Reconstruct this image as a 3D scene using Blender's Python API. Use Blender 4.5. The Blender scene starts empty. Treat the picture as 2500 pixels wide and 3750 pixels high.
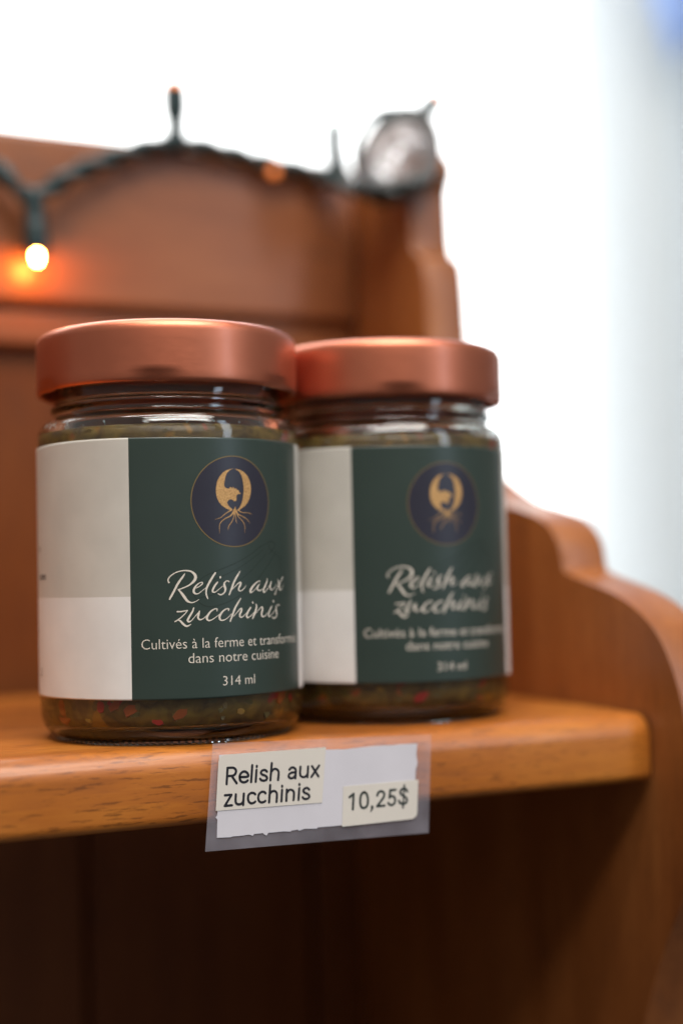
import bpy, bmesh, math, random
from mathutils import Vector, Matrix
random.seed(7)
scene = bpy.context.scene
COL = scene.collection
MM = 0.001
R = math.radians

# ------------------------------------------------------------------ camera
# world frame: X along the shelf front, Y towards the back board, Z up; origin = front right corner of the shelf top
yaw, pitch, roll = R(24.9), R(2.54), R(1.25)
F = Vector((math.sin(yaw)*math.cos(pitch), math.cos(yaw)*math.cos(pitch), math.sin(pitch)))
R0 = Vector((math.cos(yaw), -math.sin(yaw), 0.0))
U0 = R0.cross(F)
RR = R0*math.cos(roll) - U0*math.sin(roll)
UU = U0*math.cos(roll) + R0*math.sin(roll)
cam = bpy.data.cameras.new('camera')
cam.sensor_fit = 'HORIZONTAL'; cam.sensor_width = 24.0; cam.lens = 50.0
cam.clip_start = 0.02; cam.clip_end = 60.0
cam.dof.use_dof = True; cam.dof.focus_distance = 0.356; cam.dof.aperture_fstop = 3.4
co = bpy.data.objects.new('camera', cam); COL.objects.link(co)
CAMP = Vector((-254.6, -339.7, 42.1))
M = Matrix((RR, UU, -F)).transposed().to_4x4(); M.translation = CAMP*MM
co.matrix_world = M
scene.camera = co

# ------------------------------------------------------------------ world, lamps, exposure
W = bpy.data.worlds.new('World'); scene.world = W; W.use_nodes = True
wt = W.node_tree; bg = wt.nodes['Background']
wc = wt.nodes.new('ShaderNodeTexCoord'); ws = wt.nodes.new('ShaderNodeSeparateXYZ'); wr = wt.nodes.new('ShaderNodeMapRange')
wr.inputs[1].default_value, wr.inputs[2].default_value, wr.inputs[3].default_value, wr.inputs[4].default_value = -0.25, 0.25, 0.08, 0.29     # floor half / ceiling half of the room
wt.links.new(wc.outputs['Generated'], ws.inputs[0]); wt.links.new(ws.outputs[2], wr.inputs[0]); wt.links.new(wr.outputs[0], bg.inputs[1])
bg.inputs[0].default_value = (1.0, 0.91, 0.84, 1)
def area(name, loc, target, sx, sy, power, col):
    l = bpy.data.lights.new(name, 'AREA'); l.shape = 'RECTANGLE'; l.size = sx; l.size_y = sy; l.energy = power; l.color = col
    o = bpy.data.objects.new(name, l); COL.objects.link(o); o.location = loc
    o.rotation_euler = (Vector(target)-Vector(loc)).to_track_quat('-Z', 'Y').to_euler(); return o
for nm, yy, pw in (('ceiling_lamp', -0.22, 14.0), ('ceiling_lamp', -0.70, 14.0)):
    area(nm, (-0.2, yy, 1.60), (-0.1, 0.05, 0.05), 1.4, 0.16, pw, (1.0, 0.94, 0.88))
area('front_fill', (-0.30, -1.30, 1.55), (-0.1, 0.05, 0.03), 1.5, 0.30, 28.0, (1.0, 0.94, 0.88))  # added fill from the front, standing in for the room's soft light
area('side_window_lamp', (0.85, -1.41, 0.75), (-0.1, 0.0, 0.05), 0.26, 1.3, 6.5, (0.68, 0.84, 1.0))
scene.view_settings.view_transform = 'Standard'
scene.view_settings.look = 'None'
scene.view_settings.exposure = 0.0
scene.view_settings.gamma = 1.0
scene.cycles.max_bounces = 14; scene.cycles.transmission_bounces = 12; scene.cycles.transparent_max_bounces = 12
scene.cycles.caustics_reflective = False; scene.cycles.caustics_refractive = True; scene.cycles.sample_clamp_indirect = 8.0
scene.cycles.use_denoising = True

# ------------------------------------------------------------------ helpers
def link(name, me, mat=None, parent=None, smooth=False, mats=None):
    o = bpy.data.objects.new(name, me); COL.objects.link(o)
    for m in (mats or ([mat] if mat else [])): me.materials.append(m)
    if smooth:
        for p in me.polygons: p.use_smooth = True
    if parent: o.parent = parent
    return o
def mesh(name, verts, faces):
    me = bpy.data.meshes.new(name); me.from_pydata([tuple(c*MM for c in v) for v in verts], [], faces); me.update(); return me
def from_bm(name, bm):
    me = bpy.data.meshes.new(name); bm.to_mesh(me); bm.free(); return me
def empty(name, loc, rz=0.0):
    o = bpy.data.objects.new(name, None); COL.objects.link(o); o.location = Vector(loc)*MM; o.rotation_euler = (0, 0, rz); o.empty_display_size = 0.02; return o
def tag(o, label=None, cat=None, group=None, kind=None):
    if label: o['label'] = label
    if cat: o['category'] = cat
    if group: o['group'] = group
    if kind: o['kind'] = kind
    return o
def revolve(prof, n=128, closed=False):
    """prof: list of (r,z); returns verts, faces (poles fused when r==0)"""
    V, Fc, rings = [], [], []
    for r, z in prof:
        if r <= 1e-6:
            V.append((0, 0, z)); rings.append([len(V)-1])
        else:
            b = len(V)
            for i in range(n):
                a = 2*math.pi*i/n; V.append((r*math.cos(a), r*math.sin(a), z))
            rings.append(list(range(b, b+n)))
    seq = list(zip(rings, rings[1:])) + ([(rings[-1], rings[0])] if closed else [])
    for A, B in seq:
        for i in range(n):
            j = (i+1) % n
            if len(A) == 1 and len(B) == 1: continue
            if len(A) == 1: Fc.append((A[0], B[j], B[i]))
            elif len(B) == 1: Fc.append((A[i], A[j], B[0]))
            else: Fc.append((A[i], A[j], B[j], B[i]))
    return V, Fc
def crom(pts, step=0.35):
    """Catmull-Rom through tuples of any length"""
    if len(pts) == 2: P = [pts[0], *pts, pts[-1]]
    elif pts[0] == pts[-1]: P = [pts[-2], *pts, pts[1]]
    else: P = [pts[0], *pts, pts[-1]]
    out = []
    for k in range(1, len(P)-2):
        a, b, c, d = P[k-1], P[k], P[k+1], P[k+2]
        L = math.dist(b, c); n = max(1, int(math.ceil(L/step)))
        for i in range(n):
            t = i/n
            out.append(tuple(0.5*((2*b[m]) + (-a[m]+c[m])*t + (2*a[m]-5*b[m]+4*c[m]-d[m])*t*t + (-a[m]+3*b[m]-3*c[m]+d[m])*t**3) for m in range(len(b))))
    out.append(tuple(P[-2]))
    return out
def tube(path, rad, n=10, phase=None):
    """swept tube; path of Vectors (mm); rad number or list; returns verts, faces"""
    V, Fc = [], []
    up = Vector((0, 0, 1)); N = len(path); prev = None
    for i, p in enumerate(path):
        t = (path[min(i+1, N-1)] - path[max(i-1, 0)]).normalized()
        if prev is None:
            a = t.cross(up)
            if a.length < 1e-3: a = t.cross(Vector((1, 0, 0)))
        else: a = prev - t*prev.dot(t)
        a.normalize(); prev = a.copy(); b = t.cross(a)
        r = rad[i] if isinstance(rad, (list, tuple)) else rad
        for k in range(n):
            w = 2*math.pi*k/n; q = p + (a*math.cos(w) + b*math.sin(w))*r; V.append(tuple(q))
    for i in range(N-1):
        for k in range(n):
            j = (k+1) % n; Fc.append((i*n+k, i*n+j, (i+1)*n+j, (i+1)*n+k))
    Fc.append(tuple(range(n-1, -1, -1))); Fc.append(tuple((N-1)*n+k for k in range(n)))
    return V, Fc
def ribbon_bm(bm, strokes, lift0=0.0, step=0.3):
    """flat pen strokes (x,y,width) in mm into bm in the XZ plane; Y holds the tiny lift"""
    for si, s in enumerate(strokes):
        P = crom([tuple(p) for p in s], step); lift = lift0 + 0.006*(si % 4)
        n = len(P); Lf, Rt = [], []
        for i, p in enumerate(P):
            q0, q1 = P[max(i-1, 0)], P[min(i+1, n-1)]
            dx, dy = q1[0]-q0[0], q1[1]-q0[1]; L = math.hypot(dx, dy) or 1.0
            nx, ny = -dy/L, dx/L; h = max(p[2], 0.03)/2
            Lf.append((p[0]+nx*h, p[1]+ny*h)); Rt.append((p[0]-nx*h, p[1]-ny*h))
        vl = [bm.verts.new((x, lift, y)) for x, y in Lf]; vr = [bm.verts.new((x, lift, y)) for x, y in Rt]
        for i in range(n-1):
            try: bm.faces.new((vl[i], vr[i], vr[i+1], vl[i+1]))
            except ValueError: pass
        for end, sgn in ((0, -1), (n-1, 1)):
            p = P[end]; q = P[1] if end == 0 else P[n-2]
            ang = math.atan2(p[1]-q[1], p[0]-q[0]); h = max(p[2], 0.03)/2
            cap = [bm.verts.new((p[0]+h*math.cos(ang+t), lift, p[1]+h*math.sin(ang+t))) for t in (R(-60), R(-30), 0, R(30), R(60))]
            a, b = (vr[end], vl[end]) if end else (vl[end], vr[end])
            try: bm.faces.new([a, *cap, b])
            except ValueError: pass
def poly_bm(bm, poly, lift=0.0):
    f = bm.faces.new([bm.verts.new((x, lift, z)) for x, z in poly]); f.normal_update(); return f
def text_bm(bm, body, cx, base, height, width, lift=0.0, align='CENTER', weight=0.0):
    c = bpy.data.curves.new('text', 'FONT'); c.body = body; c.resolution_u = 3; c.offset = weight
    o = bpy.data.objects.new('text', c); COL.objects.link(o)
    dg = bpy.context.evaluated_depsgraph_get(); me = bpy.data.meshes.new_from_object(o.evaluated_get(dg))
    xs = [v.co.x for v in me.vertices]; x0, x1 = min(xs), max(xs)
    sx = width/(x1-x0); vm = [bm.verts.new(((v.co.x-(x0+x1)/2)*sx + cx, lift, base + v.co.y*height)) for v in me.vertices]
    for p in me.polygons:
        try: bm.faces.new([vm[i] for i in p.vertices])
        except ValueError: pass
    bpy.data.objects.remove(o); bpy.data.curves.remove(c); bpy.data.meshes.remove(me)
def wrap(bm, rad, step=1.0):
    """bend the flat XZ mesh round a vertical cylinder: x -> arc (label centre at local -Y), y -> lift outwards"""
    bmesh.ops.triangulate(bm, faces=bm.faces[:])
    xs = [v.co.x for v in bm.verts]; x = math.floor(min(xs)) + 0.5
    while x < max(xs):
        bmesh.ops.bisect_plane(bm, geom=bm.verts[:]+bm.edges[:]+bm.faces[:], plane_co=(x, 0, 0), plane_no=(1, 0, 0), dist=1e-5); x += step
    for v in bm.verts:
        a = v.co.x/36.05 - math.pi/2; r = rad + v.co.y
        v.co = Vector((r*math.cos(a), r*math.sin(a), v.co.z))*MM
    bmesh.ops.recalc_face_normals(bm, faces=bm.faces[:])
    for f in bm.faces:
        c = f.calc_center_median()
        if f.normal.dot(Vector((c.x, c.y, 0))) < 0: f.normal_flip()
    return bm
def flat(bm, y):
    for v in bm.verts: v.co = Vector((v.co.x, y - v.co.y, v.co.z))*MM
    return bm
def box_bm(x0, x1, y0, y1, z0, z1, bev=0.0, seg=3):
    bm = bmesh.new()
    bmesh.ops.create_cube(bm, size=1.0)
    for v in bm.verts: v.co = Vector(((x0+x1)/2+v.co.x*(x1-x0), (y0+y1)/2+v.co.y*(y1-y0), (z0+z1)/2+v.co.z*(z1-z0)))*MM
    if bev: bmesh.ops.bevel(bm, geom=bm.edges[:], offset=bev*MM, segments=seg, profile=0.5, affect='EDGES')
    return bm

# ------------------------------------------------------------------ materials
class NT:
    def __init__(s, name):
        s.m = bpy.data.materials.new(name); s.m.use_nodes = True; s.t = s.m.node_tree; s.b = s.t.nodes['Principled BSDF']
    def n(s, typ, **kw):
        nd = s.t.nodes.new(typ)
        for k, v in kw.items():
            if k.startswith('_'): setattr(nd, k[1:], v)
            else: nd.inputs[k.replace('__', ' ')].default_value = v
        return nd
    def l(s, a, b): s.t.links.new(a, b)
    def set(s, **kw):
        for k, v in kw.items(): s.b.inputs[k.replace('__', ' ')].default_value = v
        return s
    def ramp(s, stops, fac, interp='LINEAR'):
        r = s.t.nodes.new('ShaderNodeValToRGB'); r.color_ramp.interpolation = interp
        e = r.color_ramp.elements
        while len(e) < len(stops): e.new(0.5)
        for i, (p, c) in enumerate(stops): e[i].position = p; e[i].color = (*c, 1) if len(c) == 3 else c
        s.l(fac, r.inputs[0]); return r
def g(v): return (v, v, v)
def wood(name, axis, dark, mid, light, rough=0.38, pores=0.6, coat=0.18, seed=0.0, spec=0.5, lo=0.30, hi=0.70, mottle=0.35):
    """varnished timber; axis = grain direction 0/1/2"""
    k = NT(name); tc = k.n('ShaderNodeTexCoord')
    def mp(along, across):
        sc = [across]*3; sc[axis] = along
        m = k.n('ShaderNodeMapping'); m.inputs['Scale'].default_value = sc; m.inputs['Location'].default_value = (seed, seed*1.7, seed*0.6); k.l(tc.outputs['Object'], m.inputs[0]); return m
    n1 = k.n('ShaderNodeTexNoise', Scale=1.0, Detail=5.0, Roughness=0.55, Distortion=0.6); k.l(mp(5, 70).outputs[0], n1.inputs['Vector'])
    n2 = k.n('ShaderNodeTexNoise', Scale=1.0, Detail=6.0, Roughness=0.7, Distortion=0.2); k.l(mp(40, 420).outputs[0], n2.inputs['Vector'])
    n3 = k.n('ShaderNodeTexNoise', Scale=1.0, Detail=3.0, Roughness=0.6); k.l(mp(170, 1500).outputs[0], n3.inputs['Vector'])
    n4 = k.n('ShaderNodeTexNoise', Scale=1.0, Detail=3.0); k.l(mp(14, 26).outputs[0], n4.inputs['Vector'])
    mx = k.n('ShaderNodeMix', _data_type='FLOAT'); mx.inputs[0].default_value = 0.42; k.l(n1.outputs[0], mx.inputs[2]); k.l(n2.outputs[0], mx.inputs[3])
    mx2 = k.n('ShaderNodeMix', _data_type='FLOAT'); mx2.inputs[0].default_value = mottle; k.l(mx.outputs[0], mx2.inputs[2]); k.l(n4.outputs[0], mx2.inputs[3])
    rp = k.ramp([(lo, dark), (0.50, mid), (hi, light)], mx2.outputs[0])
    pr = k.ramp([(0.34, g(1.0)), (0.44, g(0.0))], n3.outputs[0])
    pm = k.n('ShaderNodeMath', _operation='MULTIPLY'); k.l(pr.outputs[0], pm.inputs[0]); pm.inputs[1].default_value = pores
    mc = k.n('ShaderNodeMix', _data_type='RGBA'); k.l(pm.outputs[0], mc.inputs[0]); k.l(rp.outputs[0], mc.inputs[6]); mc.inputs[7].default_value = (*[c*0.32 for c in dark], 1)
    # scuffs and small dents in the varnish
    n6 = k.n('ShaderNodeTexNoise', Scale=1.0, Detail=8.0, Roughness=0.75, Distortion=0.4); k.l(mp(45, 90).outputs[0], n6.inputs['Vector'])
    wr_ = k.ramp([(0.57, g(0.0)), (0.70, g(0.55))], n6.outputs[0])
    mw = k.n('ShaderNodeMix', _data_type='RGBA'); k.l(wr_.outputs[0], mw.inputs[0]); k.l(mc.outputs[2], mw.inputs[6]); mw.inputs[7].default_value = (*[c*0.55+0.012 for c in dark], 1)
    k.l(mw.outputs[2], k.b.inputs['Base Color'])
    rr = k.ramp([(0.3, g(rough+0.1)), (0.7, g(rough-0.06))], n2.outputs[0]); k.l(rr.outputs[0], k.b.inputs['Roughness'])
    bp = k.n('ShaderNodeBump', Strength=0.22, Distance=0.0004); k.l(mx.outputs[0], bp.inputs['Height']); k.l(bp.outputs[0], k.b.inputs['Normal'])
    k.set(Coat__Weight=coat, Coat__Roughness=0.22, Specular__IOR__Level=spec)
    return k.m
WD, WM, WL = (0.22, 0.060, 0.008), (0.39, 0.118, 0.014), (0.55, 0.20, 0.030)
VD, VM, VL = (0.24, 0.080, 0.030), (0.36, 0.135, 0.054), (0.46, 0.19, 0.085)
M_wood_x = wood('varnished_wood_shelf', 0, WD, WM, WL, seed=1.3, coat=0.22, pores=0.6, lo=0.36, hi=0.64, mottle=0.42)
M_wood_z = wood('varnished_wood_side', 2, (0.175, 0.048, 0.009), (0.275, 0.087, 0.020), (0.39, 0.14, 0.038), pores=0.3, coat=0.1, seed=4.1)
M_wood_c = wood('varnished_wood_crest', 0, (0.17, 0.050, 0.014), (0.25, 0.079, 0.024), (0.33, 0.115, 0.038), pores=0.3, coat=0.05, seed=7.7)
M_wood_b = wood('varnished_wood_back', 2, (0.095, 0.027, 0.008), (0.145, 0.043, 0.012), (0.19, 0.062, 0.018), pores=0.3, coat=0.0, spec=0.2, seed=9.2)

def paper(name, col, rough=0.6, bump=0.08, spec=0.4, coat=0.0, crough=0.3, var=0.05):
    k = NT(name); tc = k.n('ShaderNodeTexCoord')
    n = k.n('ShaderNodeTexNoise', Scale=1500.0, Detail=4.0, Roughness=0.7); k.l(tc.outputs['Object'], n.inputs['Vector'])
    n2 = k.n('ShaderNodeTexNoise', Scale=90.0, Detail=3.0); k.l(tc.outputs['Object'], n2.inputs['Vector'])
    rp = k.ramp([(0.3, tuple(c*(1-var) for c in col)), (0.7, tuple(min(1, c*(1+var)) for c in col))], n2.outputs[0]); k.l(rp.outputs[0], k.b.inputs['Base Color'])
    bp = k.n('ShaderNodeBump', Strength=bump, Distance=0.0002); k.l(n.outputs[0], bp.inputs['Height']); k.l(bp.outputs[0], k.b.inputs['Normal'])
    k.set(Roughness=rough, Specular__IOR__Level=spec, Coat__Weight=coat, Coat__Roughness=crough); return k.m
M_green = paper('label_green', (0.027, 0.044, 0.037), 0.36, 0.06, 0.5)
M_beige = paper('label_beige', (0.53, 0.505, 0.455), 0.5, 0.06, 0.4)
M_white = paper('label_white', (0.71, 0.69, 0.665), 0.5, 0.06, 0.4)
M_navy = paper('emblem_navy', (0.022, 0.022, 0.036), 0.36, 0.05, 0.5)
M_print = paper('lettering_cream', (0.66, 0.60, 0.52), 0.5, 0.02, 0.4)
M_ghost = paper('ornament_dark_green', (0.021, 0.034, 0.028), 0.45, 0.02, 0.4)
M_ink = paper('ink_black', (0.012, 0.012, 0.018), 0.5, 0.02, 0.4)
M_ink2 = paper('ink_green_black', (0.014, 0.024, 0.022), 0.5, 0.02, 0.4)
k = NT('emblem_gold'); tc = k.n('ShaderNodeTexCoord'); n = k.n('ShaderNodeTexNoise', Scale=2600.0, Detail=2.0); k.l(tc.outputs['Object'], n.inputs['Vector'])
rp = k.ramp([(0.3, (0.40, 0.21, 0.075)), (0.7, (0.66, 0.40, 0.16))], n.outputs[0]); k.l(rp.outputs[0], k.b.inputs['Base Color']); k.set(Metallic=0.35, Roughness=0.5); M_gold = k.m
M_goldline = NT('emblem_gold_line').set(Base__Color=(0.20, 0.135, 0.055, 1), Roughness=0.5, Metallic=0.3).m
M_tagwhite = paper('tag_paper_white', (0.60, 0.585, 0.63), 0.7, 0.1, 0.3, var=0.03)
M_sticker = paper('sticker_cream', (0.64, 0.60, 0.54), 0.55, 0.03, 0.4, var=0.02)

k = NT('laminate_film'); k.set(Base__Color=(0.72, 0.70, 0.80, 1), Roughness=0.22, Alpha=0.11, Specular__IOR__Level=0.8)
tc = k.n('ShaderNodeTexCoord'); n = k.n('ShaderNodeTexNoise', Scale=70.0, Detail=3.0); k.l(tc.outputs['Object'], n.inputs['Vector'])
bp = k.n('ShaderNodeBump', Strength=0.5, Distance=0.001); k.l(n.outputs[0], bp.inputs['Height']); k.l(bp.outputs[0], k.b.inputs['Normal'])
ar = k.ramp([(0.35, g(0.075)), (0.7, g(0.15))], n.outputs[0]); k.l(ar.outputs[0], k.b.inputs['Alpha']); M_film = k.m
k = NT('copper_lid'); tc = k.n('ShaderNodeTexCoord')
mp = k.n('ShaderNodeMapping'); mp.inputs['Scale'].default_value = (260, 260, 1500); k.l(tc.outputs['Object'], mp.inputs[0])
n = k.n('ShaderNodeTexNoise', Scale=1.0, Detail=4.0, Roughness=0.7); k.l(mp.outputs[0], n.inputs['Vector'])
n2 = k.n('ShaderNodeTexNoise', Scale=60.0, Detail=3.0); k.l(tc.outputs['Object'], n2.inputs['Vector'])
n5 = k.n('ShaderNodeTexNoise', Scale=130.0, Detail=5.0, Roughness=0.65); k.l(tc.outputs['Object'], n5.inputs['Vector'])
rmx = k.n('ShaderNodeMix', _data_type='FLOAT'); rmx.inputs[0].default_value = 0.5; k.l(n.outputs[0], rmx.inputs[2]); k.l(n5.outputs[0], rmx.inputs[3])
rp = k.ramp([(0.3, g(0.38)), (0.7, g(0.46))], rmx.outputs[0]); k.l(rp.outputs[0], k.b.inputs['Roughness'])
cr = k.ramp([(0.3, (0.58, 0.180, 0.100)), (0.7, (0.63, 0.205, 0.115))], n2.outputs[0]); k.l(cr.outputs[0], k.b.inputs['Base Color'])
bp = k.n('ShaderNodeBump', Strength=0.025, Distance=0.0001); k.l(n.outputs[0], bp.inputs['Height']); k.l(bp.outputs[0], k.b.inputs['Normal'])
k.set(Metallic=1.0, Coat__Weight=0.3, Coat__Roughness=0.2); M_lid = k.m
k = NT('jar_glass'); k.set(Base__Color=(0.93, 0.97, 0.95, 1), Roughness=0.02, IOR=1.5, Transmission__Weight=1.0)
tc = k.n('ShaderNodeTexCoord'); n = k.n('ShaderNodeTexNoise', Scale=55.0, Detail=2.0); k.l(tc.outputs['Object'], n.inputs['Vector'])
bp = k.n('ShaderNodeBump', Strength=0.10, Distance=0.002); k.l(n.outputs[0], bp.inputs['Height']); k.l(bp.outputs[0], k.b.inputs['Normal']); M_glass = k.m
k = NT('relish_mash'); tc = k.n('ShaderNodeTexCoord')
na = k.n('ShaderNodeTexNoise', Scale=230.0, Detail=2.0, Distortion=0.8); k.l(tc.outputs['Object'], na.inputs['Vector'])
ra = k.ramp([(0.30, (0.060, 0.034, 0.009)), (0.45, (0.115, 0.066, 0.015)), (0.58, (0.155, 0.098, 0.022)), (0.72, (0.21, 0.125, 0.022))], na.outputs[0])
nb = k.n('ShaderNodeTexNoise', Scale=105.0, Detail=1.0, Distortion=0.5); mb = k.n('ShaderNodeMapping'); mb.inputs['Location'].default_value = (3.1, 7.7, 1.2); k.l(tc.outputs['Object'], mb.inputs[0]); k.l(mb.outputs[0], nb.inputs['Vector'])
rb = k.ramp([(0.66, g(0.0)), (0.72, g(0.85))], nb.outputs[0])
mx = k.n('ShaderNodeMix', _data_type='RGBA'); k.l(rb.outputs[0], mx.inputs[0]); k.l(ra.outputs[0], mx.inputs[6]); mx.inputs[7].default_value = (0.32, 0.022, 0.012, 1)
nc = k.n('ShaderNodeTexNoise', Scale=120.0, Detail=1.0, Distortion=0.5); mc = k.n('ShaderNodeMapping'); mc.inputs['Location'].default_value = (13.1, 2.7, 9.2); k.l(tc.outputs['Object'], mc.inputs[0]); k.l(mc.outputs[0], nc.inputs['Vector'])
rc = k.ramp([(0.64, g(0.0)), (0.71, g(0.7))], nc.outputs[0])
m3 = k.n('ShaderNodeMix', _data_type='RGBA'); k.l(rc.outputs[0], m3.inputs[0]); k.l(mx.outputs[2], m3.inputs[6]); m3.inputs[7].default_value = (0.34, 0.15, 0.012, 1)
k.l(m3.outputs[2], k.b.inputs['Base Color']); k.set(Roughness=0.4); M_relish = k.m
M_ch = {}
for nm, c in (('red', (0.33, 0.018, 0.010)), ('yellow', (0.30, 0.16, 0.012)), ('olive', (0.10, 0.072, 0.016)), ('pale', (0.16, 0.10, 0.024)), ('orange', (0.30, 0.065, 0.010))):
    M_ch[nm] = NT('relish_'+nm).set(Base__Color=(*c, 1), Roughness=0.3).m
M_bubble = NT('air_bubble').set(Base__Color=(0.9, 0.95, 0.95, 1), Roughness=0.08, Specular__IOR__Level=1.0).m
M_wire = NT('wire_green').set(Base__Color=(0.012, 0.030, 0.032, 1), Roughness=0.34).m
k = NT('clear_cable'); k.set(Base__Color=(0.9, 0.85, 0.84, 1), Roughness=0.3, Transmission__Weight=0.0, Subsurface__Weight=0.0)
tr = k.n('ShaderNodeBsdfTranslucent', Color=(0.92, 0.86, 0.85, 1)); ms = k.n('ShaderNodeMixShader', Fac=0.65)
out = k.t.nodes['Material Output']; k.l(k.b.outputs[0], ms.inputs[1]); k.l(tr.outputs[0], ms.inputs[2]); tp = k.n('ShaderNodeBsdfTransparent'); m2 = k.n('ShaderNodeMixShader', Fac=0.77); k.l(ms.outputs[0], m2.inputs[1]); k.l(tp.outputs[0], m2.inputs[2]); k.l(m2.outputs[0], out.inputs[0]); M_clear = k.m
def emit(name, col, st):
    k = NT(name); k.set(Base__Color=(*col, 1), Emission__Color=(*col, 1), Emission__Strength=st, Roughness=0.3); return k.m
M_bulb = emit('bulb_lit', (1.0, 0.32, 0.05), 650.0)
M_bulb_dim = emit('bulb_faint', (1.0, 0.26, 0.05), 0.7)
M_bulb_off = NT('bulb_clear').set(Base__Color=(0.35, 0.5, 0.46, 1), Roughness=0.15).m
M_sky = emit('daylight', (0.97, 1.0, 1.0), 2.7)
def sheer(name, tcol, dcol, see, edge=None):
    k = NT(name)
    tr = k.n('ShaderNodeBsdfTranslucent', Color=(*tcol, 1)); df = k.n('ShaderNodeBsdfDiffuse', Color=(*dcol, 1)); tp = k.n('ShaderNodeBsdfTransparent', Color=(1, 1, 1, 1))
    ms = k.n('ShaderNodeMixShader', Fac=0.7); m2 = k.n('ShaderNodeMixShader', Fac=see)
    if edge:      # looser weave along the leading hem
        tc = k.n('ShaderNodeTexCoord'); sx = k.n('ShaderNodeSeparateXYZ'); k.l(tc.outputs['Object'], sx.inputs[0])
        mr = k.n('ShaderNodeMapRange'); mr.inputs[1].default_value, mr.inputs[2].default_value, mr.inputs[3].default_value, mr.inputs[4].default_value = edge[0], edge[1], edge[2], see
        k.l(sx.outputs[0], mr.inputs[0]); k.l(mr.outputs[0], m2.inputs[0])
    out = k.t.nodes['Material Output']; k.l(df.outputs[0], ms.inputs[1]); k.l(tr.outputs[0], ms.inputs[2])
    k.l(ms.outputs[0], m2.inputs[1]); k.l(tp.outputs[0], m2.inputs[2]); k.l(m2.outputs[0], out.inputs[0]); return k.m
M_curtain = sheer('sheer_curtain', (0.565, 0.588, 0.595), (0.73, 0.75, 0.76), 0.04, (0.415, 0.465, 0.3))
M_curtain2 = sheer('heavy_curtain', (0.88, 0.89, 0.92), (0.72, 0.74, 0.78), 0.18)
M_blue = sheer('blue_cloth', (0.45, 0.58, 0.85), (0.40, 0.5, 0.75), 0.2)
M_frame = NT('window_paint').set(Base__Color=(0.75, 0.77, 0.78, 1), Roughness=0.45).m

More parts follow.
